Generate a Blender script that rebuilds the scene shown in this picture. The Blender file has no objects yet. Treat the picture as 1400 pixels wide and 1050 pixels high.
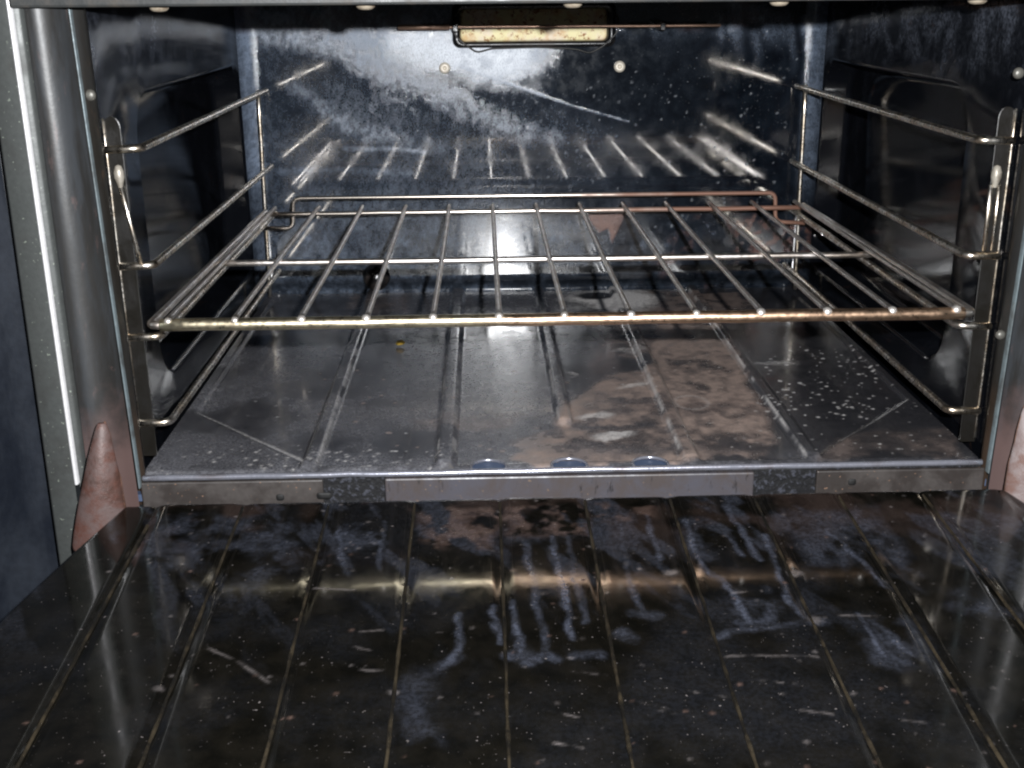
import bpy, bmesh, math, random
import numpy as np
from mathutils import Vector, Matrix

random.seed(4)
RNG = np.random.default_rng(7)
scene = bpy.context.scene
COL = scene.collection

# ------------------------------------------------------------------ camera
FPX, YAW, PIT, ROL = 1593.3, .0229, .3246, -.0089
CAM = np.array([-.041, -.5842, .2448])
_cy, _sy = math.cos(YAW), math.sin(YAW)
FW = np.array([_sy*math.cos(PIT), _cy*math.cos(PIT), -math.sin(PIT)])
_r = np.array([_cy, -_sy, 0.]); _u = np.cross(_r, FW)
RT = math.cos(ROL)*_r + math.sin(ROL)*_u
UP = -math.sin(ROL)*_r + math.cos(ROL)*_u
cam = bpy.data.cameras.new('camera')
cam.sensor_width = 36; cam.lens = FPX/1400*36
cam.clip_start = .01; cam.clip_end = 50
camo = bpy.data.objects.new('camera', cam); COL.objects.link(camo)
camo.matrix_world = Matrix(((RT[0], UP[0], -FW[0], CAM[0]), (RT[1], UP[1], -FW[1], CAM[1]),
                            (RT[2], UP[2], -FW[2], CAM[2]), (0, 0, 0, 1)))
scene.camera = camo

# ------------------------------------------------------------------ dim room + camera flash
world = bpy.data.worlds.new('World'); scene.world = world; world.use_nodes = True
bg = world.node_tree.nodes['Background']
bg.inputs[0].default_value = (.80, .90, 1.0, 1); bg.inputs[1].default_value = .022
fl = bpy.data.lights.new('flash', 'POINT'); fl.energy = 38; fl.shadow_soft_size = .004
fl.color = (.975, .985, 1)
flo = bpy.data.objects.new('flash', fl); COL.objects.link(flo)
flo.location = CAM + RT*.030 + UP*.0305 + FW*.01
vs = scene.view_settings
vs.view_transform = 'Standard'; vs.look = 'None'; vs.exposure = 0; vs.gamma = 1
vs.use_curve_mapping = False
scene.cycles.use_denoising = True
scene.cycles.max_bounces = 8
scene.cycles.filter_width = 2.2            # soft compact-camera lens
scene.cycles.sample_clamp_indirect = 4
scene.cycles.caustics_reflective = False
scene.cycles.caustics_refractive = False

# ------------------------------------------------------------------ helpers
def at(px, py, axis, val):
    """point where the sight line through a photo pixel meets a plane of the oven"""
    d = FW + (px-700)/FPX*RT - (py-525)/FPX*UP
    return CAM + d*((val-CAM[axis])/d[axis])

DT, DY0 = .06, -.045                     # open door: droops 3.4 degrees
def door_z(y): return DT*(y-DY0)
def on_door(px, py):
    d = FW + (px-700)/FPX*RT - (py-525)/FPX*UP
    t = (DT*(CAM[1]-DY0) - CAM[2])/(d[2]-DT*d[1])
    p = CAM + d*t
    return p[0], p[1]
def on_floor(px, py): p = at(px, py, 2, 0); return p[0], p[1]
def on_back(px, py): p = at(px, py, 1, .39); return p[0], p[2]

def empty(name, loc=(0, 0, 0)):
    o = bpy.data.objects.new(name, None); COL.objects.link(o); o.location = loc
    o.empty_display_size = .02
    return o
def tag(o, label=None, cat=None, group=None, kind=None):
    for k, v in (('label', label), ('category', cat), ('group', group), ('kind', kind)):
        if v: o[k] = v
    return o
def obj(name, verts, faces, mat, parent=None, smooth=True):
    m = bpy.data.meshes.new(name)
    m.from_pydata([tuple(map(float, v)) for v in verts], [], [tuple(map(int, f)) for f in faces])
    m.update()
    if smooth: m.polygons.foreach_set('use_smooth', [True]*len(m.polygons))
    m.materials.append(mat)
    o = bpy.data.objects.new(name, m); COL.objects.link(o)
    if parent:
        o.parent = parent; o.matrix_parent_inverse = Matrix.Translation(parent_loc(parent)).inverted()
    return o
def parent_loc(p):
    return p.location if p.parent is None else Vector((0, 0, 0))   # parts keep world coordinates
def bevel(o, w=.001, seg=2):
    b = o.modifiers.new('bevel', 'BEVEL'); b.width = w; b.segments = seg; b.limit_method = 'ANGLE'
    b.angle_limit = .6
    return o
def box(name, x0, x1, y0, y1, z0, z1, mat, parent=None, bw=.0008):
    v = [(x, y, z) for x in (x0, x1) for y in (y0, y1) for z in (z0, z1)]
    f = [(0, 1, 3, 2), (4, 6, 7, 5), (0, 4, 5, 1), (2, 3, 7, 6), (0, 2, 6, 4), (1, 5, 7, 3)]
    o = obj(name, v, f, mat, parent, smooth=False)
    if bw: bevel(o, bw)
    return o
def fillet(pts, r, n=6):
    pts = [np.array(p, float) for p in pts]; out = [pts[0]]
    for i in range(1, len(pts)-1):
        a, b, c = pts[i-1], pts[i], pts[i+1]
        u = a-b; w = c-b; lu = np.linalg.norm(u); lw = np.linalg.norm(w)
        k = min(r, lu*.45, lw*.45)
        p, q = b+u/lu*k, b+w/lw*k
        for t in np.linspace(0, 1, n):
            out.append((1-t)**2*p + 2*t*(1-t)*b + t*t*q)
    out.append(pts[-1]); return out
def subdiv(pts, step=.02, jit=0):
    out = [np.array(pts[0], float)]
    for a, b in zip(pts[:-1], pts[1:]):
        a = np.array(a, float); b = np.array(b, float)
        n = max(1, int(np.linalg.norm(b-a)/step))
        for k in range(1, n+1):
            out.append(a+(b-a)*k/n)
    if jit:
        for p in out[1:-1]: p += RNG.normal(0, jit, 3)
    return out
def tube_data(pts, r, seg=10, cap=True):
    pts = [np.array(p, float) for p in pts]; n = len(pts); V = []; F = []
    rs = r if hasattr(r, '__len__') else [r]*n
    T = []
    for i in range(n):
        d = pts[min(i+1, n-1)]-pts[max(i-1, 0)]; T.append(d/(np.linalg.norm(d)+1e-12))
    a = np.array([0, 0, 1.]) if abs(T[0][2]) < .9 else np.array([0, 1., 0])
    N = np.cross(T[0], a); N /= np.linalg.norm(N)
    for i in range(n):
        N = N - T[i]*(N@T[i]); N /= np.linalg.norm(N); B = np.cross(T[i], N)
        for k in range(seg):
            t = 2*math.pi*k/seg
            V.append(pts[i]+rs[i]*(math.cos(t)*N+math.sin(t)*B))
    for i in range(n-1):
        for k in range(seg):
            k2 = (k+1) % seg
            F.append((i*seg+k, i*seg+k2, (i+1)*seg+k2, (i+1)*seg+k))
    if cap:
        for e, s in ((0, -1), (n-1, 1)):
            V.append(pts[e]+T[e]*s*rs[e]*.55); c = len(V)-1
            for k in range(seg):
                k2 = (k+1) % seg
                F.append((e*seg+k2, e*seg+k, c) if s < 0 else (e*seg+k, e*seg+k2, c))
    return V, F
def tube(name, pts, r, mat, parent=None, seg=10):
    V, F = tube_data(pts, r, seg)
    return obj(name, V, F, mat, parent)
def join(*vf):
    V = []; F = []
    for v, f in vf:
        b = len(V); V += list(v); F += [tuple(i+b for i in q) for q in f]
    return V, F
def lathe_data(c, axis, prof, seg=16):
    """profile of (radius, height) turned about axis at c"""
    ax = np.array(axis, float); ax /= np.linalg.norm(ax)
    a = np.array([0, 0, 1.]) if abs(ax[2]) < .9 else np.array([1., 0, 0])
    N = np.cross(ax, a); N /= np.linalg.norm(N); B = np.cross(ax, N); V = []; F = []
    for r, h in prof:
        for k in range(seg):
            t = 2*math.pi*k/seg
            V.append(np.array(c)+ax*h+max(r, 1e-5)*(math.cos(t)*N+math.sin(t)*B))
    for i in range(len(prof)-1):
        for k in range(seg):
            k2 = (k+1) % seg
            F.append((i*seg+k, i*seg+k2, (i+1)*seg+k2, (i+1)*seg+k))
    return V, F
def lathe(name, c, axis, prof, mat, parent=None, seg=16):
    V, F = lathe_data(c, axis, prof, seg)
    return obj(name, V, F, mat, parent)

# value noise / fbm on numpy arrays
def vnoise(x, y, seed):
    g = np.random.default_rng(seed).random((256, 256))
    xi = np.floor(x).astype(int); yi = np.floor(y).astype(int)
    fx = x-xi; fy = y-yi; fx = fx*fx*(3-2*fx); fy = fy*fy*(3-2*fy)
    a = g[xi & 255, yi & 255]; b = g[(xi+1) & 255, yi & 255]
    c = g[xi & 255, (yi+1) & 255]; d = g[(xi+1) & 255, (yi+1) & 255]
    return (a*(1-fx)+b*fx)*(1-fy)+(c*(1-fx)+d*fx)*fy
def fbm(x, y, f, seed, oct=4):
    s = 0; w = .5; t = 0
    for o in range(oct):
        s = s+w*vnoise(x*f+17*o, y*f+9*o, seed+o); t += w; w *= .55; f *= 2.03
    return s/t
def sstep(a, b, x):
    t = np.clip((x-a)/(b-a), 0, 1); return t*t*(3-2*t)
def polydist(X, Y, pts):
    D = np.full(X.shape, 1e9)
    for (x0, y0), (x1, y1) in zip(pts[:-1], pts[1:]):
        dx, dy = x1-x0, y1-y0; L = dx*dx+dy*dy+1e-12
        t = np.clip(((X-x0)*dx+(Y-y0)*dy)/L, 0, 1)
        D = np.minimum(D, np.hypot(X-x0-t*dx, Y-y0-t*dy))
    return D
def inpoly(X, Y, poly):
    c = np.zeros(X.shape, bool); n = len(poly)
    for i in range(n):
        x0, y0 = poly[i]; x1, y1 = poly[(i+1) % n]
        if y0 == y1: continue
        k = ((y0 > Y) != (y1 > Y)) & (X < (x1-x0)*(Y-y0)/(y1-y0)+x0)
        c ^= k
    return c
def polymask(X, Y, poly, soft):
    d = polydist(X, Y, list(poly)+[poly[0]])
    d = np.where(inpoly(X, Y, poly), d, -d)
    return sstep(-soft, soft, d)
def grid_obj(name, P, mask, mat, parent, keep=None):
    """P (ny,nx,3) sheet; mask (ny,nx,3) stains and painted highlights kept as a colour attribute"""
    ny, nx = P.shape[:2]
    i = np.arange(ny*nx).reshape(ny, nx)
    q = np.stack([i[:-1, :-1], i[:-1, 1:], i[1:, 1:], i[1:, :-1]], -1).reshape(-1, 4)
    if keep is not None: q = q[keep.reshape(-1)]
    m = bpy.data.meshes.new(name)
    m.vertices.add(ny*nx); m.vertices.foreach_set('co', P.reshape(-1).astype(np.float32))
    m.loops.add(len(q)*4); m.loops.foreach_set('vertex_index', q.reshape(-1).astype(np.int32))
    m.polygons.add(len(q))
    m.polygons.foreach_set('loop_start', np.arange(0, len(q)*4, 4, dtype=np.int32))
    m.polygons.foreach_set('use_smooth', np.ones(len(q), bool))
    m.update(calc_edges=True)
    at_ = m.attributes.new('stain_glare', 'FLOAT_COLOR', 'POINT')
    c = np.ones((ny*nx, 4), np.float32); c[:, :3] = mask.reshape(-1, 3)
    at_.data.foreach_set('color', c.reshape(-1))
    m.validate(); m.materials.append(mat)
    o = bpy.data.objects.new(name, m); COL.objects.link(o)
    if parent: o.parent = parent; o.matrix_parent_inverse = Matrix.Translation(parent_loc(parent)).inverted()
    return o

# ------------------------------------------------------------------ materials
class NT:
    def __init__(s, name):
        s.m = bpy.data.materials.new(name); s.m.use_nodes = True
        s.t = s.m.node_tree; s.b = s.t.nodes['Principled BSDF']
        s.co = s.t.nodes.new('ShaderNodeTexCoord').outputs['Object']
    def link(s, a, b): s.t.links.new(a, b)
    def val(s, sock, v):
        if isinstance(v, (int, float)): sock.default_value = v
        elif isinstance(v, tuple): sock.default_value = (*v, 1) if len(v) == 3 and len(sock.default_value) == 4 else v
        else: s.link(v, sock)
    def noise(s, scale, detail=3, rough=.55, stretch=None, dist=0):
        n = s.t.nodes.new('ShaderNodeTexNoise')
        n.inputs['Scale'].default_value = scale; n.inputs['Detail'].default_value = detail
        n.inputs['Roughness'].default_value = rough; n.inputs['Distortion'].default_value = dist
        c = s.co
        if stretch:
            mp = s.t.nodes.new('ShaderNodeMapping'); mp.inputs['Scale'].default_value = stretch
            s.link(c, mp.inputs['Vector']); c = mp.outputs[0]
        s.link(c, n.inputs['Vector']); return n.outputs['Fac']
    def vor(s, scale):
        n = s.t.nodes.new('ShaderNodeTexVoronoi'); n.inputs['Scale'].default_value = scale
        s.link(s.co, n.inputs['Vector']); return n.outputs['Distance']
    def math(s, op, a, b=0., c=0.):
        n = s.t.nodes.new('ShaderNodeMath'); n.operation = op; n.use_clamp = False
        s.val(n.inputs[0], a); s.val(n.inputs[1], b); s.val(n.inputs[2], c); return n.outputs[0]
    def ramp(s, x, lo, hi, a=0., b=1.):
        n = s.t.nodes.new('ShaderNodeMapRange'); n.interpolation_type = 'SMOOTHSTEP'
        s.val(n.inputs[0], x); n.inputs[1].default_value = lo; n.inputs[2].default_value = hi
        s.val(n.inputs[3], a); s.val(n.inputs[4], b); return n.outputs[0]
    def mix(s, f, a, b):
        n = s.t.nodes.new('ShaderNodeMix'); n.data_type = 'RGBA'
        s.val(n.inputs[0], f); s.val(n.inputs[6], a); s.val(n.inputs[7], b); return n.outputs[2]
    def sep(s, v):
        n = s.t.nodes.new('ShaderNodeSeparateXYZ'); s.link(v, n.inputs[0]); return n.outputs
    def attr(s, name):
        n = s.t.nodes.new('ShaderNodeAttribute'); n.attribute_name = name
        c = s.t.nodes.new('ShaderNodeSeparateColor'); s.link(n.outputs['Color'], c.inputs[0]); return c.outputs
    def bump(s, h, st, dist=.001):
        n = s.t.nodes.new('ShaderNodeBump'); n.inputs['Strength'].default_value = st
        n.inputs['Distance'].default_value = dist; s.link(h, n.inputs['Height'])
        s.link(n.outputs[0], s.b.inputs['Normal'])
    def out(s, col, rough, metal=0., ior=1.5):
        s.val(s.b.inputs['Base Color'], col); s.val(s.b.inputs['Roughness'], rough)
        s.val(s.b.inputs['Metallic'], metal); s.b.inputs['IOR'].default_value = ior
        return s.m

def stained(name, base, film, brown, pale, rough=(.12, .3), ior=1.6, bump=(900, .08), base2=None, gr=.55, fs=1100, st=None, fr=.25, coat=None, speck=.3, grain=False):
    """dark enamel carrying the stain attribute: R film, G brown grease, B pale crust; R and B also hold painted light"""
    n = NT(name); R, G, B = n.attr('stain_glare')[:3]
    f1 = n.noise(fs, 4, .65, st); f2 = n.noise(90, 4, .6)
    br = n.ramp(f1, .35, .65, .45, 1.2)
    b0 = n.mix(n.ramp(f2, .3, .7), base, base2 or base)
    r = n.math('MINIMUM', n.math('MULTIPLY', R, br), 1.)
    if grain:      # thin film breaks up into fine droplets, thick film is solid
        r = n.math('MINIMUM', n.math('MULTIPLY', R, n.ramp(n.math('ADD', f1, n.math('MULTIPLY', R, .35)), .38, .88, .22, 1.05)), 1.)
    g = n.math('MINIMUM', n.math('MULTIPLY', G, n.ramp(f2, .25, .6, .55, 1.1)), 1.)
    c = n.mix(r, b0, film)
    bc = n.mix(n.ramp(f1, .3, .7), brown, tuple(min(1, k*1.35) for k in brown))
    c = n.mix(g, c, bc)
    b = n.math('MINIMUM', n.math('MULTIPLY', B, n.ramp(f1, .3, .6, .5, 1.1)), 1.)
    c = n.mix(b, c, pale)
    c = n.mix(n.math('MULTIPLY', n.ramp(n.noise(620, 2, .5), .69, .77), n.ramp(n.noise(40, 3, .6), .42, .62, .1, speck)), c, pale)
    if coat:
        n.b.inputs['Coat Weight'].default_value = coat[0]; n.val(n.b.inputs['Coat Roughness'], n.ramp(f2, .35, .68, coat[1]*.6, coat[1]*2.2))
        n.b.inputs['Coat IOR'].default_value = coat[2]
    q = n.math('MAXIMUM', n.math('MULTIPLY', r, fr), n.math('MAXIMUM', g, b))
    rg = n.ramp(q, 0, 1, n.ramp(f2, .3, .7, rough[0], rough[1]), gr)
    n.bump(n.math('MULTIPLY', n.noise(bump[0], 3, .6), n.math('MINIMUM', n.math('ADD', q, .04), 1.)), bump[1])
    return n.out(c, rg, 0, ior)

def metal(name, col, col2, rough=(.18, .38), scale=60, metallic=1., bump=.03):
    n = NT(name); f = n.noise(scale, 4, .65); g = n.noise(scale*6, 3, .6)
    c = n.mix(n.ramp(f, .38, .62), col, col2)
    n.bump(g, bump)
    return n.out(c, n.ramp(g, .3, .7, rough[0], rough[1]), metallic)

def dirty(name, base, dirt, rough=(.3, .5), scale=35, amt=(.5, .75), speck=None, metallic=0., stretch=None, bump=.1, ior=1.5):
    n = NT(name); f = n.noise(scale, 5, .65, stretch, .3); g = n.noise(scale*9, 3, .6)
    c = n.mix(n.ramp(f, amt[0], amt[1]), base, dirt)
    c = n.mix(n.ramp(g, .3, .75, 0, .35), c, tuple(k*.55 for k in base))
    if speck: c = n.mix(n.ramp(n.noise(520, 2, .5), .68, .74), c, speck)
    n.bump(g, bump)
    return n.out(c, n.ramp(f, .3, .7, rough[0], rough[1]), metallic, ior)

M = {}
M['back'] = stained('back_enamel', (.0035, .0045, .007), (.165, .205, .275), (.13, .06, .042), (.80, .85, .92), (.05, .085), 1.5, (1300, .35), (.006, .009, .014), .32, 900, (1, 1, .6), .75, (1., .052, 1.75), .22, True)
M['floor'] = stained('floor_enamel', (.012, .012, .014), (.165, .165, .182), (.265, .200, .170), (.80, .77, .75), (.18, .26), 1.45, (900, .03), (.020, .0195, .022), .5, 700, None, .4, (.5, .10, 1.45), .35)
M['door'] = stained('door_enamel', (.0022, .0021, .0017), (.064, .071, .096), (.085, .054, .044), (.22, .195, .19), (.06, .12), 1.6, (800, .012), (.0048, .0042, .0032), .45, 500, None, .35, None, .55)
def side_mat():
    n = NT('side_enamel'); f = n.noise(26, 5, .65, None, .4); g = n.noise(420, 4, .6)
    x, y, z = n.sep(n.co)[:3]
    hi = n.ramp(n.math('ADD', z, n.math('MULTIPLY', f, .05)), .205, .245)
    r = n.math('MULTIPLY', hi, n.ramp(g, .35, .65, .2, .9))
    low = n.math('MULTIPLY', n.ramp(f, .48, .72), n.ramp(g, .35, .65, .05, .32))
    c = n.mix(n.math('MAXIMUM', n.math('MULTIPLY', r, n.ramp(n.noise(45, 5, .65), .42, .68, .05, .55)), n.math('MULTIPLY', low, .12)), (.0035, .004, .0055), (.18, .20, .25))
    c = n.mix(n.ramp(n.noise(55, 5, .7), .62, .74, 0, .45), c, (.05, .026, .016))
    n.bump(n.noise(900, 3, .6), .02)
    return n.out(c, n.ramp(f, .3, .7, .05, .12), 0, 1.24)
M['side'] = side_mat()
M['dark'] = dirty('black_enamel', (.006, .006, .007), (.05, .04, .035), (.2, .4), 60)
M['chrome'] = metal('chrome_wire', (.93, .88, .80), (.64, .54, .42), (.24, .36), 70, 1., .008)
M['rackwire'] = metal('rack_chrome', (.93, .88, .84), (.72, .64, .57), (.30, .42), 60, 1., .008)
M['bead'] = metal('weld_bead_zinc', (.92, .88, .84), (.8, .74, .68), (.38, .5), 200, .85, .01)
def bar_mat():
    n = NT('heat_tinted_bar'); f = n.noise(55, 5, .7); g = n.noise(400, 3, .6)
    x = n.sep(n.co)[0]
    t = n.ramp(n.math('ADD', x, n.math('MULTIPLY', f, .10)), -.02, .06)
    c = n.mix(t, (1.0, .88, .63), (.93, .63, .43))
    c = n.mix(n.ramp(f, .56, .72, 0, .8), c, (.30, .18, .11))
    n.bump(g, .012)
    return n.out(c, n.ramp(g, .3, .7, .27, .38), 1.)
M['bar'] = bar_mat()
def guard_mat():
    n = NT('guard_wire_rusting'); f = n.noise(60, 5, .7); g = n.noise(400, 3, .6)
    x = n.sep(n.co)[0]
    t = n.ramp(n.math('ADD', x, n.math('MULTIPLY', f, .16)), .06, .20)
    c = n.mix(t, (.74, .67, .60), (.26, .14, .10))
    n.bump(g, .012)
    return n.out(c, n.ramp(t, 0, 1, .25, .55), n.ramp(t, 0, 1, 1., .35))
M['guard'] = guard_mat()
M['post'] = dirty('post_steel', (.008, .007, .0055), (.004, .0032, .0025), (.3, .5), 60, (.4, .65), metallic=.1)
M['trim'] = dirty('aluminium_trim', (.064, .069, .067), (.040, .041, .039), (.4, .6), 40, (.45, .8), (.18, .20, .17), metallic=.15)
M['toprail'] = dirty('grimy_top_rail', (.030, .032, .032), (.055, .045, .035), (.4, .6), 60, (.45, .75), metallic=.1)
M['edge'] = dirty('bright_edge', (.80, .79, .80), (.5, .48, .5), (.25, .4), 50, (.6, .8), metallic=.3)
M['lip'] = dirty('pale_lip', (.17, .21, .225), (.07, .075, .075), (.3, .5), 60, (.4, .7), metallic=.3)
def jamb_mat(name, base, base2, rust, h0=.012, h1=.060):
    n = NT(name); f = n.noise(30, 5, .65, (1, 1, .35), .3); g = n.noise(300, 4, .6)
    z = n.sep(n.co)[2]
    c = n.mix(n.ramp(f, .35, .7), base, base2)
    c = n.mix(n.ramp(n.noise(75, 5, .7, (1, 1, .12)), .40, .60, 0, .85), c, tuple(k*.35 for k in (base[0]*1.2, base[1], base[2]*.8)))
    c = n.mix(n.ramp(n.noise(120, 5, .7, (1, 1, .3)), .60, .74, 0, .5), c, rust)
    rz = n.ramp(n.math('ADD', z, n.math('MULTIPLY', n.noise(70, 4, .6), .05)), h0+.02, h1+.02, 1, 0)
    c = n.mix(n.math('MAXIMUM', n.math('MULTIPLY', rz, .75), n.ramp(n.noise(48, 5, .7), .66, .76, 0, .7)), c, rust)
    n.bump(g, .08)
    return n.out(c, n.ramp(f, .3, .7, .38, .55), .1)
M['jamb'] = jamb_mat('jamb_enamel', (.032, .035, .039), (.014, .0155, .017), (.115, .072, .066))
M['inner'] = jamb_mat('inner_jamb_steel', (.020, .019, .017), (.007, .007, .007), (.045, .028, .018))
def rust_mat(name, a, b, c2):
    n = NT(name); f = n.noise(70, 6, .7, None, .6); g = n.noise(500, 4, .65); z = n.sep(n.co)[2]
    c = n.mix(n.ramp(f, .35, .65), a, b)
    c = n.mix(n.ramp(n.noise(38, 5, .7), .52, .66, 0, .8), c, c2)
    c = n.mix(n.ramp(g, .55, .75, 0, .6), c, c2)
    n.bump(g, .25)
    return n.out(c, n.ramp(f, .3, .7, .42, .6), .05)
M['rust'] = rust_mat('rusty_cover', (.084, .036, .027), (.088, .060, .056), (.042, .022, .017))
M['rustdark'] = rust_mat('rusty_stud', (.030, .016, .012), (.014, .010, .009), (.07, .035, .025))
M['seam'] = rust_mat('rust_edge', (.14, .07, .045), (.08, .045, .034), (.04, .022, .016))
M['palecover'] = rust_mat('pale_worn_cover', (.22, .185, .18), (.15, .11, .105), (.12, .06, .045))
M['sill'] = dirty('sill_enamel', (.062, .055, .052), (.024, .019, .017), (.3, .5), 38, (.40, .62), (.20, .12, .08))
def sillmid_mat():
    n = NT('sill_plate'); f = n.noise(30, 5, .7, None, .5); g = n.noise(260, 4, .7, (1, 1, .25))
    c = n.mix(n.ramp(f, .38, .66), (.062, .060, .071), (.050, .040, .038))
    c = n.mix(n.ramp(g, .58, .70, 0, .85), c, (.016, .014, .014))
    c = n.mix(n.ramp(n.noise(420, 3, .6), .66, .74, 0, .8), c, (.16, .11, .075))
    n.bump(g, .15)
    return n.out(c, n.ramp(f, .3, .7, .3, .5))
M['sillmid'] = sillmid_mat()
def crust_mat():
    n = NT('crusted_gap'); v = n.noise(330, 4, .7)
    c = n.mix(n.ramp(v, .52, .62), (.004, .004, .005), (.035, .037, .048))
    n.bump(v, .3, .0015)
    return n.out(c, .5, 0)
M['crust'] = crust_mat()
M['silledge'] = dirty('sill_rolled_edge', (.42, .43, .50), (.20, .18, .19), (.18, .32), 50, (.45, .75), metallic=.7)
M['screw'] = dirty('zinc_screw', (.70, .64, .54), (.35, .29, .22), (.35, .5), 300, (.55, .8), metallic=.15)
M['screwtop'] = dirty('grimy_screw', (.34, .29, .22), (.16, .12, .085), (.4, .6), 200, (.45, .7), metallic=.15)
M['knob'] = dirty('knob_zinc', (.36, .33, .28), (.16, .13, .10), (.35, .5), 200, (.45, .7), metallic=.3)
M['screwdull'] = dirty('dull_screw', (.13, .125, .11), (.06, .052, .045), (.35, .5), 300, (.5, .8), metallic=.4)
M['hole'] = dirty('blue_enamel_tray', (.060, .085, .145), (.045, .06, .10), (.35, .5), 80)
M['black'] = dirty('hole_black', (.004, .004, .004), (.01, .009, .008), (.6, .8), 80)
def pad_mat():
    n = NT('cream_burner_tile'); f = n.noise(220, 4, .7); g = n.noise(60, 4, .6)
    c = n.mix(n.ramp(g, .4, .65), (.95, .86, .50), (.93, .80, .62))
    c = n.mix(n.ramp(n.noise(90, 5, .7), .46, .66, 0, .75), c, (.72, .45, .20))
    c = n.mix(n.ramp(f, .54, .66), c, (.34, .14, .05))
    n.bump(f, .3)
    return n.out(c, .7)
M['pad'] = pad_mat()
M['rod'] = dirty('copper_rod', (.52, .34, .25), (.20, .12, .09), (.3, .5), 80, (.5, .75), metallic=.6)
M['ridge'] = dirty('worn_ridge', (.042, .033, .021), (.003, .0028, .0025), (.3, .5), 60, (.36, .60), metallic=.3)
M['panel'] = dirty('blue_black_panel', (.006, .008, .013), (.014, .018, .026), (.35, .55), 26, (.36, .72), stretch=(1, 1, .4))
M['crumb'] = dirty('yellow_crumb', (.75, .50, .06), (.55, .3, .04), (.6, .8), 300)
M['doorout'] = dirty('door_shell', (.02, .02, .02), (.04, .038, .035), (.3, .5), 40)
M['doorend'] = dirty('door_end_trim', (.075, .08, .085), (.04, .042, .045), (.3, .5), 40, (.4, .7))

# ------------------------------------------------------------------ oven body
HX, D, ZT = .2335, .39, .262
oven = empty('oven', (0, 0, 0))
tag(oven, 'dirty black enamel oven with its stained door dropped open', 'oven')

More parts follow.
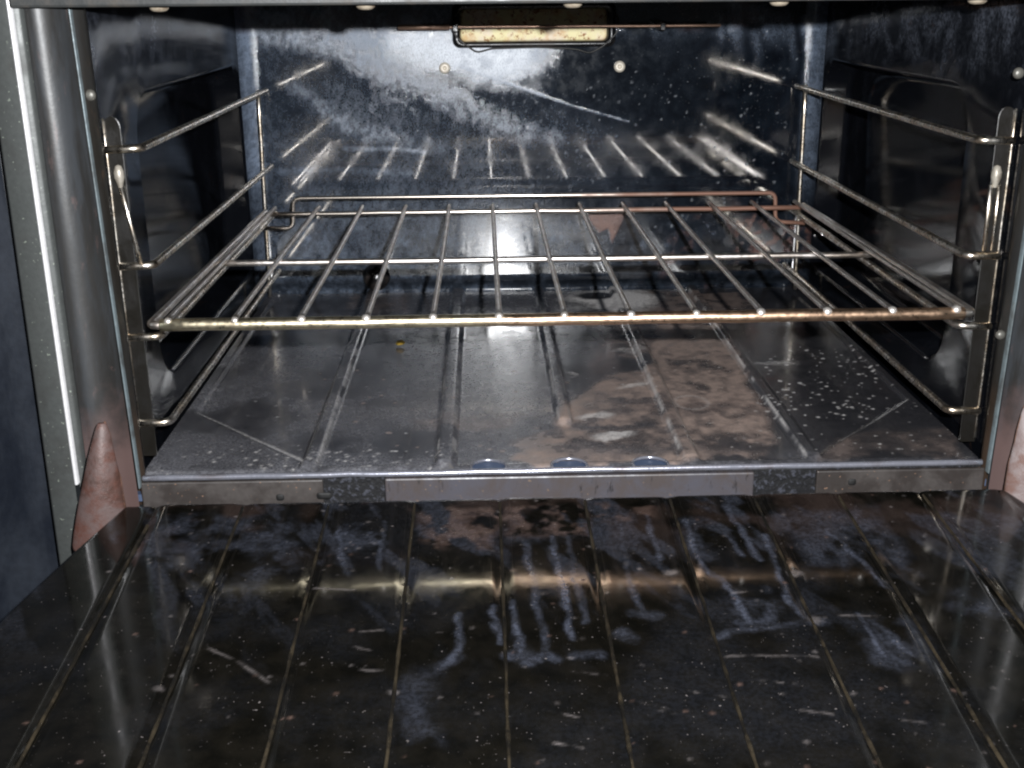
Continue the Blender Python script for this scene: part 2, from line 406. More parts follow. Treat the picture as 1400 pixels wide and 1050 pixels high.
# back wall: sheet with rounded vertical corners
def build_back():
    R = .014
    us = []
    xs = np.linspace(-HX+R, HX-R, 380)
    a = np.linspace(0, math.pi/2, 9)
    left = [(-HX+R-R*math.cos(t), D-R+R*math.sin(t)) for t in a]
    mid = [(x, D) for x in xs[1:-1]]
    right = [(-x, y) for x, y in left[::-1]]
    prof = left+mid+right
    zs = np.linspace(-.012, ZT, 225)
    PX = np.array([p[0] for p in prof]); PY = np.array([p[1] for p in prof])
    X, Z = np.meshgrid(PX, zs); Y = np.tile(PY, (len(zs), 1))
    # the wall curves back a little towards the floor
    Y = Y + .014*sstep(.016, .0, Z)*np.clip((PY-(D-.014))/.014, 0, 1)[None, :]**2
    P = np.stack([X, Y, Z], -1)
    B = lambda *p: [on_back(*q) for q in p]
    W1 = fbm(X, Z, 26, 11, 6); W2 = fbm(X, Z, 110, 21, 4); W3 = fbm(X*1.6, Z, 260, 31, 3)
    wx = X+.010*(W1-.5); wz = Z+.010*(fbm(X, Z, 25, 77, 3)-.5)
    film = .06*sstep(.35, .7, W1)
    # greasy film over the left and middle, thin on the right
    film += .32*sstep(.17, -.06, wx)*(.62+.50*sstep(.20, .80, .7*W1+.3*W2))
    film += .16*sstep(.10, .02, wz)*sstep(.30, .70, W2)
    # broad wiped smear under the burner slot
    d = polydist(wx, wz, B((360, 30), (470, 45), (580, 62), (690, 85), (735, 95)))
    film += .55*sstep(.030, .002, d)*(.45+.8*W2)
    d = polydist(wx, wz, B((640, 70), (700, 82), (750, 78)))
    film += .55*sstep(.024, .0, d)
    # edges of wipe marks
    for pts, a, w in ((B((625, 88), (690, 112), (760, 138), (860, 166)), .80, .0008),
                      (B((470, 72), (540, 92), (620, 128), (690, 165), (760, 190)), .26, .0050),
                      (B((480, 92), (560, 118), (640, 160), (720, 195)), .22, .0045),
                      (B((400, 120), (480, 175), (600, 200)), .20, .005),
                      (B((470, 202), (540, 203), (580, 208)), .35, .0014),
                      (B((380, 235), (460, 232), (560, 236)), .2, .002)):
        film += a*sstep(w*2.2, w*.3, polydist(wx*.35+X*.65, wz*.35+Z*.65, pts))
    # flash glare painted pale, then the wiped clean wedge right of the smear
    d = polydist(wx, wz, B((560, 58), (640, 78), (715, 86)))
    flash_glare = .80*sstep(.027, .0, d)*(.55+.6*sstep(.3, .65, W2))
    cl = polymask(wx, wz, B((770, 60), (860, 55), (1080, 90), (1080, 250), (900, 230), (860, 168), (760, 136), (700, 112), (735, 85)), .014)
    film *= 1-.72*cl
    # residue dripping from the top right
    for k in range(9):
        px = 985+k*14+random.uniform(-5, 5); ln = random.uniform(30, 85)
        film += .34*sstep(.0060, .0002, polydist(wx, Z, B((px, 26), (px+3, 26+ln*.6), (px+5, 26+ln))))*sstep(.218-ln*.00058, .218-ln*.00015, Z)
    film += .25*sstep(.203, .222, wz)*sstep(.35, .6, W2)*(1-.3*cl)
    film += .55*sstep(HX-.016, HX-.006, np.abs(X))*sstep(.06, .12, Z)      # light caught by the rounded corners, painted as film
    film *= .80+.38*sstep(.35, .66, W3)                                    # droplets of grease
    # pale blooms below the rack
    for _ in range(46):
        cx, cz = RNG.uniform(-.2, .16), RNG.uniform(.02, .075); r = RNG.uniform(.001, .0045)
        film += RNG.uniform(.08, .26)*sstep(r*1.5, r*.2, np.hypot(wx-cx, wz-cz))
    brown = np.zeros_like(X)
    tri = polymask(X+.004*(W2-.5), Z, B((800, 286), (862, 286), (850, 300), (838, 332), (832, 312), (818, 318), (806, 300)), .0012)
    brown = np.maximum(brown, .85*tri)
    brown = np.maximum(brown, .55*sstep(.52, .66, W1)*sstep(.05, .13, X)*sstep(.085, .06, Z)*sstep(.4, .6, W2))
    brown = np.maximum(brown, .3*sstep(.55, .7, fbm(X, Z, 40, 5))*sstep(.21, .225, Z))
    pale = flash_glare*(1-.7*cl)
    for _ in range(150):                                                   # stray specks
        cx, cz = RNG.uniform(-.02, .22), RNG.uniform(.05, .2); r = RNG.uniform(.0004, .0011)
        i0 = np.abs(PX-cx) < .004
        pale[:, i0] = np.maximum(pale[:, i0], RNG.uniform(.05, .28)*sstep(r*1.6, r*.4, np.hypot(X[:, i0]-cx, Z[:, i0]-cz)))
    xc = .5*(X[:-1, :-1]+X[1:, 1:]); zc = .5*(Z[:-1, :-1]+Z[1:, 1:])
    keep = ~((np.abs(xc-.0015) < .0600) & (zc > .2055) & (zc < .2330))     # the burner slot is open
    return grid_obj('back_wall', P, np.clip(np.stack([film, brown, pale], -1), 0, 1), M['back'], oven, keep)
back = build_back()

# burner slot in the back wall
def rrect(cx, cz, hx, hz, r, n=6):
    pts = []
    for sx, sz, a0 in ((1, 1, 0), (-1, 1, 90), (-1, -1, 180), (1, -1, 270)):
        for k in range(n):
            a = math.radians(a0+90*k/(n-1))
            pts.append((cx+sx*(hx-r)+r*math.cos(a), cz+sz*(hz-r)+r*math.sin(a)))
    return pts
def loops_mesh(loops, closed_end=True):
    V = []; F = []; n = len(loops[0])
    for L in loops: V += L
    for i in range(len(loops)-1):
        for k in range(n):
            k2 = (k+1) % n
            F.append((i*n+k, i*n+k2, (i+1)*n+k2, (i+1)*n+k))
    if closed_end: F.append(tuple((len(loops)-1)*n+k for k in range(n)))
    return V, F
sc_x, sc_z = .0015, .2195
fr = [[(x, y, z) for x, z in rrect(sc_x, sc_z, hx, hz, r)] for hx, hz, r, y in
      ((.0655, .0172, .006, D-.0002), (.0640, .0160, .006, D-.0035), (.0600, .0132, .0045, D-.0035), (.0590, .0124, .004, D+.006))]
V, F = loops_mesh(fr, False)
obj('slot_frame', V, F, M['dark'], back)
V, F = loops_mesh([[(x, D+.004+q, z) for x, z in rrect(sc_x, sc_z+.0003, .0585+e, .0122+e, .004)] for e, q in ((.001, .004), (0, .0005), (-.001, 0))])
obj('burner_tile', V, F, M['pad'], back)
wire = [on_back(*p) for p in ((627, 14), (618, 24), (617, 38), (626, 53), (652, 72), (672, 66), (735, 64), (790, 67), (805, 73), (824, 63), (843, 45), (846, 26), (838, 14))]
tube('slot_wire', fillet([(x, D-.0035, z) for x, z in wire], .004, 4), .0007, M['post'], back, 8)
for px, py in ((608, 93), (847, 91)):
    x, z = on_back(px, py)
    s = lathe('screw', (x, D, z), (0, -1, 0), ((.0046, 0), (.0046, .0009), (.0037, .0022), (.0018, .0029), (.0014, .0024), (.0013, .0010), (0, .0010)), M['screw'], back, 18)
    lathe('screw_socket', (x, D-.0012, z), (0, -1, 0), ((.0013, 0), (.0012, .0003), (0, .0003)), M['rust'], s, 8) if False else None
p0, p1 = at(545, 37.5, 1, .360), at(985, 34.5, 1, .360)
tube('thermostat_rod', subdiv([p0, p1], .02, .0001), .0011, M['rod'], oven, 8)
tube('rod_sleeve', [p0+(p1-p0)*.0, p0+(p1-p0)*.155], .0021, M['rod'], bpy.data.objects['thermostat_rod'], 10)
for k in (.175, .82):
    q = p0+(p1-p0)*k
    box('rod_bracket', q[0]-.002, q[0]+.002, q[1]-.002, D-.0004, q[2]-.0035, q[2]+.0035, M['dark'], bpy.data.objects['thermostat_rod'], .0006)
for px, py in ((515, 378),):
    p = at(px, py, 1, D)
    lathe('floor_stud', (p[0], D+.001, p[2]), (0, -1, 0), ((.0118, 0), (.0116, .003), (.0095, .0075), (.0055, .0105), (0, .0115)), M['dark'] if px < 700 else M['rustdark'], back, 20)

# side walls with a deep pressed pocket
def build_side(s):
    y0, y1, z0, z1 = .004, D-.0141, -.012, ZT
    n = 8
    def ring(hy, hz, r, x):
        return [(s*x, y, z) for y, z in rrect(.2325, .1085, hy, hz, r, n)]
    base = rrect(.2325, .1085, .1525, .0855, .030, n)
    outer = []
    q = n//2
    for i, (y, z) in enumerate(base):
        c = i//n; k = i % n
        Y = (y1, y0, y0, y1)[c]; Z = (z1, z1, z0, z0)[c]
        if c in (0, 2):
            yy, zz = (Y, z) if k < q else (y, Z)
        else:
            yy, zz = (y, Z) if k < q else (Y, z)
        if (c in (0, 2) and k in (q-1, q)) or (c in (1, 3) and k in (q-1, q)): yy, zz = Y, Z
        outer.append((s*HX, yy, zz))
    L = [outer, ring(.1525, .0855, .030, HX), ring(.1505, .0835, .029, HX+.0009), ring(.1492, .0822, .028, HX+.004),
         ring(.1480, .0810, .027, HX+.020), ring(.1462, .0792, .026, HX+.0232), ring(.142, .075, .024, HX+.0242)]
    V, F = loops_mesh(L)
    if s > 0: F = [f[::-1] for f in F]
    return obj('side_wall', V, F, M['side'], oven)
for s in (-1, 1): build_side(s)
box('ceiling', -HX-.03, HX+.03, .0, D+.02, ZT, ZT+.004, M['dark'], oven, 0)
box('burner_tray', -HX, HX, .001, D, -.016, -.012, M['hole'], oven, 0)

# top front rail with its row of screw heads
top = box('top_rail', -.2545, .30, -.024, .006, .2397, .30, M['toprail'], oven, .0012)
for px, py in ((218, 15), (500, 12), (783, 8), (1065, 8), (1335, 12)):
    p = at(px, py, 1, -.010)
    lathe('screw', (p[0], -.010, .2399), (0, 0, -1), ((.0046, 0), (.0044, .0012), (.0033, .0022), (.0014, .0026), (0, .0026)), M['screwtop'], top, 16)

# side jambs: extruded section, slightly out of true
def loft(name, sec_t, sec_b, zt, zb, mat, parent, s, lean=True, nz=14):
    V = []; F = []; n = len(sec_t)
    for i in range(nz+1):
        t = i/nz
        for (xa, ya), (xb, yb) in zip(sec_t, sec_b):
            V.append((s*(xa+(xb-xa)*t), ya+(yb-ya)*t, zt+(zb-zt)*t))
    for i in range(nz):
        for k in range(n-1):
            f = (i*n+k, i*n+k+1, (i+1)*n+k+1, (i+1)*n+k)
            F.append(f if s < 0 else f[::-1])
    return obj(name, V, F, mat, parent)
def arc_section(x0, y0, x1, y1, bulge, n=10):
    out = []
    for k in range(n):
        t = k/(n-1); b = 4*t*(1-t)*bulge
        out.append((x0+(x1-x0)*t, y0+(y1-y0)*t-b))
    return out
for s in (-1, 1):
    sh = .0035 if s > 0 else 0
    def sec(pts): return [(x+sh, y) for x, y in pts]
    zt, zb = .300, -.06
    j = loft('side_jamb', sec(arc_section(.2508, -.0155, .2345, -.004, .0045)), sec(arc_section(.2503, -.0155, .2285, -.004, .0045)), .2395, zb, M['jamb'], oven, s)
    loft('outer_trim', sec([(.2695, .02), (.2690, -.018), (.2675, -.0195), (.2570, -.0200)]), sec([(.2715, .02), (.2710, -.018), (.2695, -.0195), (.2560, -.0200)]), zt, zb, M['trim'], j, s)
    loft('bright_edge', sec([(.2571, -.0196), (.2569, -.0212), (.2560, -.0218), (.2552, -.0212), (.2550, -.018)]), sec([(.2561, -.0196), (.2559, -.0212), (.2550, -.0218), (.2542, -.0212), (.2540, -.018)]), zt, .004, M['edge'], j, s)
    loft('inner_trim', sec([(.2551, -.0185), (.2526, -.0180), (.2516, -.0170), (.2514, -.010)]), sec([(.2541, -.0185), (.2522, -.0180), (.2512, -.0170), (.2510, -.010)]), .2395, zb, M['trim'], j, s)
    loft('inner_lip', sec([(.2347, -.0035), (.2345, -.0048), (.2341, -.0051), (.2337, -.0047), (.2336, -.001)]), sec([(.2287, -.0035), (.2285, -.0048), (.2281, -.0051), (.2277, -.0047), (.2276, -.001)]), .2395, -.006, M['lip'], j, s)
    loft('return_strip', sec([(.2338, -.002), (.2298, .0015), (.2290, .004), (.2330, .006)]), sec([(.2278, -.002), (.2262, .0015), (.2262, .004), (.2330, .006)]), .2395, -.02, M['inner'], j, s)
for px, py, sx in ((123, 130, -1), (1393, 100, 1)):
    p = at(px, py, 1, .000)
    lathe('screw', (p[0], .0005, p[2]), (0, -1, 0), ((.0028, 0), (.0026, .0012), (.0014, .0019), (0, .0020)), M['screwdull'], bpy.data.objects['side_jamb' if sx < 0 else 'side_jamb.001'], 14)
p = at(1368, 458, 1, .000)
lathe('screw', (p[0], .0005, p[2]), (0, -1, 0), ((.0026, 0), (.0024, .0012), (.0012, .0019), (0, .0020)), M['screwdull'], bpy.data.objects['side_jamb.001'], 14)

# sill below the floor plate: rolled top edge, plates with crusted gaps between
sill = box('sill', -.2275, .2295, .0005, .006, -.055, -.0030, M['crust'], oven, .0008)
sd = [(0, 0)]
def sill_plate(px0, px1, mat, y=-.0035, zt=-.0040, zb=-.050):
    a, b = at(px0, 660, 1, y)[0], at(px1, 655, 1, y)[0]
    return box('sill_plate', a, b, y, .0004, zb, zt, mat, sill, .0008)
sill_plate(192, 441, M['sill'], -.0022)
sill_plate(526, 1031, M['sillmid'], -.0040, -.0034)
sill_plate(1116, 1345, M['sill'], -.0022)
tube('rolled_edge', subdiv([(-.2265, -.0012, -.0016), (.2285, -.0012, -.0008)], .012, .00012), .0017, M['silledge'], sill, 10)
for px, py, w in ((383, 680, .0022), (443, 678, .0040), (1165, 659, .0022)):
    p = at(px, py, 1, -.0023)
    V, F = loops_mesh([[(x, -.0023-e, z) for x, z in rrect(p[0], p[2], w*k, .0019*k, .0014*k, 5)] for e, k in ((0, 1), (.0003, .96), (.0003, .2))])
    obj('drain_hole', V, F, M['black'], sill)  # flat black patch standing in for the dark inside of a hole

# hinge covers
def hinge_cover(s, mat, spec, dx=0):
    rows, prev = [], None
    n = 9
    for xl, yl, xr_, yr_, z, bul in spec:
        row = []
        for k in range(n):
            t = k/(n-1); b = math.sin(math.pi*t)**.8*bul
            row.append((s*(xl+(xr_-xl)*t)+dx, yl+(yr_-yl)*t-b, z))
        rows.append(row)
    V = [p for r in rows for p in r]; F = []
    for i in range(len(rows)-1):
        for k in range(n-1):
            f = (i*n+k, i*n+k+1, (i+1)*n+k+1, (i+1)*n+k); F.append(f if s < 0 else f[::-1])
    o = obj('hinge_cover', V, F, mat, oven)
    for kk in (n-1,):
        e = [rows[i][kk] for i in range(len(rows))]
        tube('cover_seam', subdiv([(p[0], p[1]-.0006, p[2]) for p in e[:-1]], .006, .0002), .0006, M['seam'], o, 8)
    so = o.modifiers.new('thick', 'SOLIDIFY'); so.thickness = .0012; so.offset = -1
    sb = o.modifiers.new('sub', 'SUBSURF'); sb.levels = sb.render_levels = 1
    return o
# rows: outer x,y  inner x,y  height  bulge
spec = [(.2372, -.027, .2345, -.026, .0405, .0005), (.2395, -.029, .2325, -.027, .034, .002), (.2435, -.031, .2310, -.028, .022, .004),
        (.2470, -.032, .2295, -.028, .010, .005), (.2520, -.033, .2285, -.029, -.006, .005), (.2580, -.034, .2285, -.030, -.030, .005)]
hl = hinge_cover(-1, M['rust'], spec); hl['label'] = 'rust brown tapered hinge cover'
hr = hinge_cover(1, M['palecover'], spec, .0010); hr['label'] = 'pale worn tapered hinge cover'

# ------------------------------------------------------------------ open door
def build_door():
    xs = np.linspace(-.290, .290, 520); ys = np.linspace(-.310, -.0335, 300)
    # door outline: the far corners are cut away round the hinges
    def half(y): return np.interp(y, [-.31, -.20, -.135, -.084, -.034], [.275, .262, .2510, .2395, .2270])
    U = xs/.290
    X = U[None, :]*half(ys)[:, None]; Y = np.tile(ys[:, None], (1, len(xs)))
    Y = Y + (.0115*(X/.23) - .0035)*0
    Z = door_z(Y)
    rl = np.abs(((X+.0353+.02165) % .0433)-.02165)            # distance to the nearest ridge
    kp = np.floor((X+.0353)/.0433).astype(int)                 # each strip between ridges lies a little differently
    tx = np.random.default_rng(3).uniform(-.010, .010, 64)[kp & 63]; ty = np.random.default_rng(9).uniform(-.006, .006, 64)[kp & 63]
    Z = Z - .0007*sstep(.0050, .0, rl) + tx*(X+.0353-(kp+.5)*.0433) + ty*(Y+.13) - .0010 + .0004*(fbm(X, Y, 9, 3, 2)-.5)
    fe = sstep(-.041, -.0335, Y); Z = Z - .004*fe*fe           # rolled far edge
    ee = sstep(.985, 1.0, np.abs(U))[None, :]; Z = Z - .004*ee
    P = np.stack([X, Y, Z], -1)
    W1 = fbm(X, Y, 30, 41, 4); W2 = fbm(X, Y, 110, 51, 4); W3 = fbm(X, Y*.5, 300, 61, 3)
    wx = X+.0036*(W2-.5)+.006*(W1-.5); wy = Y+.006*(W2-.5)+.006*(W1-.5)
    Dp = lambda *p: [on_door(*q) for q in p]
    film = .03*sstep(.45, .75, W1)
    def stroke(pts, w, a, soft=.5):
        nonlocal film
        d = polydist(wx, wy, Dp(*pts)); film = np.maximum(film, a*sstep(w*(.75+.6*W2), w*soft*.2, d)*(.25+.65*W3+.55*sstep(.35, .65, W2)))
    drips = [((628, 836), (624, 888), (608, 906)), ((672, 828), (680, 878)), ((700, 820), (706, 888)), ((718, 736), (732, 788), (740, 880), (736, 902)),
             ((754, 732), (772, 800), (780, 872)), ((776, 732), (786, 792), (800, 848)), ((852, 712), (856, 768), (876, 832)),
             ((936, 708), (960, 776), (1000, 808), (1020, 848)), ((968, 708), (1016, 756)), ((992, 686), (1040, 764)), ((1048, 728), (1072, 816), (1096, 844)),
             ((886, 700), (906, 760)), ((460, 720), (476, 784)), ((522, 712), (520, 776)), ((1100, 700), (1150, 760)), ((1130, 720), (1210, 800)), ((1172, 836), (1210, 890)), ((1190, 846), (1260, 900))]
    for q in drips: stroke(q, random.uniform(.0017, .0027), random.uniform(.35, .70))
    pools = [((722, 902), (742, 896), (758, 902)), ((860, 838), (902, 838)), ((606, 906), (624, 898)), ((1002, 820), (1050, 826), (1050, 848), (1004, 852)),
             ((984, 866), (1060, 858), (1128, 846)), ((694, 892), (716, 894)), ((784, 896), (820, 892)), ((850, 862), (866, 872))]
    for q in pools: stroke(q, .0042, random.uniform(.25, .45), .2)
    for poly, a in ((((200, 705), (400, 700), (410, 770), (280, 800), (190, 760)), .50), (((450, 704), (520, 702), (525, 745), (455, 748)), .62),
                    (((560, 700), (800, 692), (800, 735), (575, 745)), .42), (((930, 708), (965, 705), (975, 760), (950, 765)), .62),
                    (((1050, 695), (1200, 690), (1260, 780), (1110, 765)), .48), (((1150, 835), (1250, 840), (1290, 910), (1200, 905)), .34),
                    (((985, 805), (1060, 805), (1065, 860), (1000, 862)), .60), (((300, 770), (380, 770), (330, 850), (270, 850)), .30),
                    (((562, 910), (602, 910), (606, 1010), (566, 1010)), .26), (((1290, 800), (1400, 790), (1400, 840), (1300, 830)), .4)):
        m = polymask(wx+.010*(W1-.5), wy+.012*(W1-.5), Dp(*poly), .006)
        film = np.maximum(film, .8*a*m*sstep(.36, .64, .5*W1+.5*W2)*(.5+.9*W3))
    film = np.maximum(film, .30*sstep(.56, .70, fbm(X*1.3+Y*.6, Y*.45, 60, 91, 4))*sstep(-.20, -.06, Y))
    film = np.maximum(film, .06*sstep(.50, .70, fbm(X, Y, 14, 93, 4)))
    brown = .18*sstep(.45, .65, W1)*sstep(-.11, -.045, Y)
    for poly, a in ((((568, 700), (676, 700), (676, 745), (570, 745)), .42), (((690, 690), (800, 690), (800, 730), (690, 730)), .45), (((600, 690), (900, 685), (900, 705), (600, 712)), .5)):
        brown = np.maximum(brown, a*polymask(wx+.01*(W1-.5), wy, Dp(*poly), .005)*sstep(.4, .6, W2))
    pale = np.zeros_like(X)
    dashes = [((994, 893), (1118, 895)), ((1040, 927), (1070, 930)), ((940, 942), (992, 950)), ((874, 958), (918, 968)), ((878, 966), (922, 972)), ((1084, 966), (1140, 972)),
              ((284, 884), (330, 905), (368, 930)), ((1000, 808), (1040, 806)), ((492, 860), (524, 858)), ((492, 912), (524, 914)), ((480, 880), (506, 886)), ((706, 960), (790, 975)),
              ((780, 914), (838, 920)), ((762, 895), (800, 898)), ((1076, 778), (1098, 780)), ((1100, 844), (1126, 846)), ((912, 780), (924, 782)), ((1150, 838), (1210, 840)), ((884, 870), (912, 868)),
              ((1236, 980), (1290, 986)), ((760, 1010), (830, 1022)), ((430, 800), (520, 806))]
    for q in dashes:
        d = polydist(.3*wx+.7*X, .25*wy+.75*Y, Dp(*q)); pale = np.maximum(pale, random.uniform(.16, .40)*sstep(.0011, .0001, d)*sstep(.36, .62, W2))
    for px, py, r in ((918, 780, .004), (1088, 780, .0045), (1112, 845, .004), (216, 938, .003), (545, 938, .003)):
        x, y = on_door(px, py); pale = np.maximum(pale, .34*sstep(r*1.1, r*.2, np.hypot(wx-x, (wy-y)))*(.4+W3))
    def specks(n, x0, x1, y0, y1, ch, lo, hi, r0, r1):
        for _ in range(n):
            cx, cy = RNG.uniform(x0, x1), RNG.uniform(y0, y1); r = RNG.uniform(r0, r1)
            i = np.searchsorted(ys, cy); sl = slice(max(0, i-6), i+6)
            ch[sl] = np.maximum(ch[sl], RNG.uniform(lo, hi)*sstep(r*1.7, r*.4, np.hypot(X[sl]-cx, Y[sl]-cy)))
    specks(110, -.23, .23, -.27, -.04, pale, .05, .24, .0004, .0010)
    specks(70, -.23, .23, -.13, -.038, pale, .10, .38, .0004, .0010)
    specks(90, -.23, .23, -.28, -.04, brown, .15, .6, .0005, .0010)
    worn = np.interp(np.arange(0), [0], [0]) if False else 0
    return grid_obj('door', P, np.clip(np.stack([film, brown, pale], -1), 0, 1), M['door'], oven)
door = build_door()
box('door_shell', -.215, .215, -.310, -.052, -.075, -.0235, M['doorout'], door, .002)
for k in range(-4, 6):                                          # pressed ridges
    x = -.0353+.0433*k
    if abs(x) > .225: continue
    y1 = -.043 if abs(x) < .2 else -.06
    V = []; F = []; n = 30
    for i in range(n+1):
        y = -.300+(y1+.300)*i/n; z = door_z(y)-.0008; w = .00075*(1+.25*math.sin(i*2.3+k)+random.uniform(-.15, .15))
        xo = random.uniform(-.0001, .0001)
        V += [(x-w+xo, y, z-.0004), (x-w*.4+xo, y, z+.0005), (x+w*.4+xo, y, z+.0005), (x+w+xo, y, z-.0004)]
    for i in range(n):
        for q in range(3): F.append((i*4+q, i*4+q+1, (i+1)*4+q+1, (i+1)*4+q))
    obj('ridge', V, F, M['ridge'], door)

# ------------------------------------------------------------------ removable floor plate
def build_floor():
    xs = np.linspace(-.2275, .2285, 430); ys = np.linspace(.0008, D+.0110, 340)
    X, Y = np.meshgrid(xs, ys)
    ribs = ((-.1385, .004, .40, .0058), (-.0645, .004, .40, .0068), (.0055, .068, .40, .0056), (.0712, .006, .40, .0062), (.1385, .006, .40, .0055))
    poly = [(-.2205, .50), (-.2205, .099), (-.1390, .0100), (.1385, .0080), (.2225, .1010), (.2225, .50)]
    h = -.0016*polymask(X, Y, poly, .0016)
    for x, y0, y1, w in ribs:
        d = np.abs(X-x)
        h += .0034*sstep(w, w*.45, d)*sstep(y0-.002, y0+.006, Y)
    h += .0007*(fbm(X, Y, 8, 15, 3)-.5)
    fe = sstep(.006, .0008, Y); h = h-.0015*fe*fe
    W1 = fbm(X, Y, 22, 101, 5); W2 = fbm(X, Y, 90, 111, 4); W3 = fbm(X, Y, 320, 121, 3)
    wx = X+.022*(W1-.5)+.008*(W2-.5); wy = Y+.034*(W1-.5)+.014*(W2-.5)
    Fp = lambda *p: [on_floor(*q) for q in p]
    film = .50*sstep(.22, .6, W1)*sstep(.12, -.02, wx)+.20
    film += .25*sstep(.035, .005, Y)*sstep(.4, .6, W2)
    film *= .65+.6*W3
    film *= 1-.55*sstep(.13, .17, wx)
    brown = np.zeros_like(X)
    for poly_, a in ((((895, 440), (985, 440), (1025, 510), (1062, 600), (1040, 622), (930, 628), (890, 560)), .92),
                     (((800, 440), (900, 445), (905, 480), (850, 490)), .45),
                     (((780, 550), (830, 510), (905, 500), (935, 610), (930, 632), (740, 632), (700, 622), (760, 585)), .85),
                     (((860, 395), (1010, 395), (1060, 440), (880, 430)), .55), (((560, 570), (720, 560), (700, 580), (560, 585)), .22),
                     (((700, 600), (800, 570), (800, 590), (720, 612)), .5), (((1140, 600), (1300, 590), (1320, 620), (1120, 628)), .3),
                     (((480, 395), (560, 395), (560, 425), (470, 425)), .25)):
        m = polymask(wx, wy, Fp(*poly_), .004)
        brown = np.maximum(brown, a*m*(.22+.80*sstep(.34, .60, .5*W1+.5*W2))*(.6+.7*W3))
    for px, py, rx, ry, a in ((865, 545, .018, .010, .8), (840, 583, .030, .006, .75), (880, 612, .022, .007, .7), (1010, 610, .030, .010, .75), (960, 500, .02, .006, .4), (790, 610, .02, .01, .5)):
        x, y = on_floor(px, py)
        brown *= 1-a*sstep(1.2, .5, np.hypot((wx-x)/rx, (wy-y)/ry))
    pale = np.zeros_like(X)
    for px, py, rx, ry, a in ((813, 566, .011, .006, .55), (830, 597, .012, .007, .6), (875, 520, .010, .005, .45), (800, 462, .008, .006, .5), (860, 478, .016, .006, .35), (835, 408, .040, .040, 1.3), (790, 420, .02, .012, .3), (1060, 493, .018, .006, .3), (775, 512, .006, .004, .4)):
        x, y = on_floor(px, py)
        pale = np.maximum(pale, a*sstep(1.25, .45, np.hypot((wx-x)/rx, (wy-y)/ry))*(.4+W3))
    dk = np.ones_like(X)
    x, y = on_floor(815, 402)
    dk = sstep(.55, 1.05, np.hypot((X+.4*(wx-X)-x)/.021, (Y+.4*(wy-Y)-y)/.019)); film *= dk; brown *= dk; pale *= dk
    x, y = on_floor(945, 547)                                    # dried ring
    d = np.hypot((X-x)/.0105, (Y-y)/.0125); pale = np.maximum(pale, .16*sstep(.20, .03, np.abs(d-1))*(.3+W3))
    for pts, a in ((((272, 563), (340, 594), (425, 631)), .40), (((1240, 546), (1200, 572), (1150, 600)), .25)):
        pale = np.maximum(pale, a*sstep(.0018, .0004, polydist(X, Y, Fp(*pts)))*(.5+W3))
    for x, y0, y1, w in ribs:                                    # highlights along the rib shoulders, painted as pale lines
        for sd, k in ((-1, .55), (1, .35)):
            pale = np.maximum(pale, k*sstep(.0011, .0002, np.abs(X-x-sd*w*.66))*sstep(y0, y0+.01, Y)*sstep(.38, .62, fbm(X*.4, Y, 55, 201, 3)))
    def specks(n, box_, ch, lo, hi, r0, r1):
        for _ in range(n):
            cx, cy = on_floor(RNG.uniform(box_[0], box_[1]), RNG.uniform(box_[2], box_[3])); r = RNG.uniform(r0, r1)
            i = np.searchsorted(ys, cy); sl = slice(max(0, i-5), i+5)
            ch[sl] = np.maximum(ch[sl], RNG.uniform(lo, hi)*sstep(r*1.7, r*.4, np.hypot(X[sl]-cx, Y[sl]-cy)))
    specks(130, (1040, 1200, 470, 570), pale, .3, 1., .0005, .0012)
    specks(90, (1000, 1300, 440, 620), pale, .2, .7, .0004, .0009)
    specks(170, (230, 1300, 420, 640), pale, .15, .55, .0004, .0010)
    specks(90, (215, 640, 610, 648), pale, .2, .8, .0005, .0011)
    specks(70, (430, 900, 450, 630), brown, .4, .9, .0006, .0016)
    P = np.stack([X, Y, h], -1)
    xc = .5*(X[:-1, :-1]+X[1:, 1:]); yc = .5*(Y[:-1, :-1]+Y[1:, 1:]); keep = np.ones(xc.shape, bool)
    for px, py in HOLES:
        x, y = on_floor(px, py); keep &= np.hypot(xc-x, yc-.0035) > .0094
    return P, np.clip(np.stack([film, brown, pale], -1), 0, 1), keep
HOLES = ((668, 636), (778, 633), (888, 630))
plate = empty('oven_floor_plate', (0, .19, 0))
tag(plate, 'ribbed dark floor plate with brown burnt-on grease, lying in the oven bottom', 'floor plate')
P, Mk, keep = build_floor()
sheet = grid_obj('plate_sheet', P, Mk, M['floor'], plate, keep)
for px, py in HOLES:
    x, y = on_floor(px, py)
    pts = [(x+.0097*math.cos(a), .0035+.0097*math.sin(a), -.0004) for a in np.linspace(-.35, math.pi+.35, 26)]
    tube('hole_rim', pts, .00085, M['silledge'], sheet, 8)
    ring = [(x+.0100*math.cos(a), max(.0012, .0035+.0100*math.sin(a)), -.0016) for a in np.linspace(0, 2*math.pi, 28, endpoint=False)]
    V = ring+[(p[0], p[1], -.0026) for p in ring]; m_ = len(ring)
    obj('hole_bottom', V, [tuple(range(m_))]+[(k, m_+k, m_+(k+1) % m_, (k+1) % m_) for k in range(m_)], M['hole'], sheet, False)

# yellow crumb lying on the plate
x, y = on_floor(547, 471)
bm = bmesh.new(); bmesh.ops.create_icosphere(bm, subdivisions=2, radius=1)
for v in bm.verts: v.co *= random.uniform(.75, 1.15)
for v in bm.verts: v.co = Vector((x+v.co.x*.0034+v.co.z*.0008, y+v.co.y*.0045, .0014+v.co.z*.0018))
me = bpy.data.meshes.new('crumb'); bm.to_mesh(me); bm.free(); me.materials.append(M['crumb'])
cr = bpy.data.objects.new('crumb', me); COL.objects.link(cr)
tag(cr, 'tiny yellow crumb lying on the dark floor plate', 'crumb')

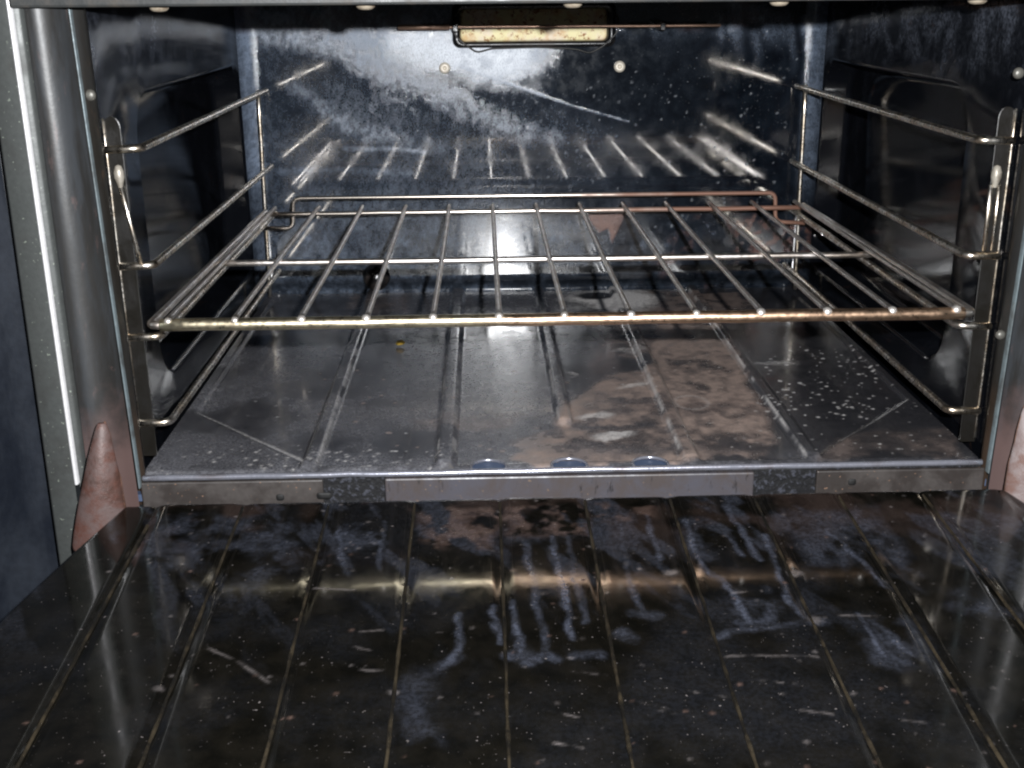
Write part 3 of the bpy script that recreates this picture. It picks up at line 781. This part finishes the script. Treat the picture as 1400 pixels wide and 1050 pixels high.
# ------------------------------------------------------------------ wire rack supports
def support(s, label):
    t = empty('rack_support', (s*.2315, .02, 0))
    tag(t, label, 'rack support', 'wire rack supports on the side walls')
    # flat front post with rounded head
    x0, x1 = s*.2318, s*.2243
    V = []; F = []; n = 10
    prof = [(-1, .004), (-1, .181)]+[(-math.cos(a), .181+.0055*math.sin(a)) for a in np.linspace(.3, math.pi-.3, 8)]+[(1, .181), (1, .004)]
    cx, hw = (x0+x1)/2, .0036
    for yy in (.0185, .0202):
        V += [(cx+hw*u, yy, z) for u, z in prof]
    m = len(prof)
    F = [tuple(range(m)), tuple(range(2*m-1, m-1, -1))]+[(k, (k+1) % m, m+(k+1) % m, m+k) for k in range(m)]
    o = obj('front_post', V, F, M['post'], t, smooth=False); bevel(o, .0005)
    fx = s*.2318
    tube('post_edge', subdiv([(fx, .0182, .006), (fx, .0182, .186)], .02, .00008), .00075, M['chrome'], t, 8)
    xr = s*.2145
    for z in (.1712, .1108, .0722, .0234):
        zz = z-(.0008 if s > 0 else 0)
        pts = fillet([(s*.2325, .0178, zz-.0004), (xr, .0178, zz), (xr, .384, zz)], .0055, 6)
        pts = pts[:-1]+subdiv([pts[-2], pts[-1]], .05, .00008)[1:]
        tube('rail', pts, .0021, M['chrome'], t, 12)
    tube('rear_post', subdiv([(s*.2185, .3715, .172), (s*.2215, .3715, .004)], .02, .0001), .0016, M['chrome'], t, 10)
    k = at(163 if s < 0 else 1362, 240, 1, .0165)
    lathe('locating_knob', (k[0], .0165, k[2]), (0, 0, -1), ((0, -.0055), (.0016, -.0048), (.0026, -.002), (.0026, .001), (.0017, .004), (.0011, .0062)), M['knob'], t, 12)
    for dx in ((0,) if s < 0 else (-.0022, .0022)):
        e = at(190, 338, 1, .0165) if s < 0 else at(1352, 330, 1, .0165)
        tube('knob_wire', [(k[0]+dx, .0165, k[2]-.005), (e[0]+dx, .0165, .113)], .0011, M['chrome'], t, 8)
    return t
support(-1, 'chrome wire rack support on the left wall, single wire under its knob')
support(1, 'chrome wire rack support on the right wall, two wires under its knob')

# ------------------------------------------------------------------ oven rack
rack = empty('oven_rack', (0, .16, .08))
tag(rack, 'chromed wire oven rack with raised back guard, slid onto the middle rails', 'oven rack')
ZR = .0815
pl = at(207, 441, 1, .006); pr = at(1326, 426, 1, .006)
yf = .0065
front = [( -.2105, yf, ZR), (.2120, yf, ZR)]
tube('front_bar', subdiv(front, .015, .00012), .0033, M['bar'], rack, 18)
for s in (-1, 1):
    xo = -.2160 if s < 0 else .2170
    pts = fillet([(s*.208, yf, ZR), (xo, yf, ZR+.0002), (xo+s*-.001, .06, ZR+.0008), (s*.2135, .335, ZR)], .006, 7)
    tube('side_bar', subdiv(pts, .03), .0023, M['rackwire'], rack, 12)
tube('cross_bar', subdiv([(-.2145, .1605, ZR-.0018), (.2150, .1605, ZR-.0018)], .03, .0001), .0021, M['rackwire'], rack, 12)
tube('back_bar', subdiv([(-.2125, .333, ZR-.0012), (.2125, .333, ZR-.0012)], .03, .0001), .0019, M['guard'], rack, 12)
for i in range(13):
    x = .0006+(i-6)*.03452
    y1 = .3415
    z = ZR+.0024
    bow = random.uniform(-.0004, .0004)
    pts = [(x, yf-.0004, z+.0007), (x, yf+.006, z+.0004), (x+bow, .09, z), (x+bow*1.5, .16, z), (x+bow, .25, z), (x, y1, z)]
    br = random.uniform(.0021, .0027)
    w = tube('wire', subdiv(pts, .04), .00155, M['rackwire'], rack, 10)
    lathe('weld_bead', (x+random.uniform(-.0004, .0004), yf-.0010, ZR+.0022), (random.uniform(-.3, .3), -.5, 1), [(br*math.cos(a), br*.9*math.sin(a)) for a in np.linspace(-.5, math.pi/2, 8)], M['bead'], w, 14)
g = [at(360, 312, 1, .348), at(401, 312, 1, .348), at(401, 271, 1, .348), at(1060, 263.5, 1, .348), at(1060, 303, 1, .348), at(1100, 305, 1, .348)]
tube('back_guard', fillet(g, .006, 6), .0017, M['guard'], rack, 10)

# ------------------------------------------------------------------ panel beside the oven
pan = box('cabinet_panel', -.62, -.2745, -.004, .014, -.45, .5, M['panel'], None, .002)
tag(pan, 'dark blue-black panel standing left of the oven frame', 'panel')
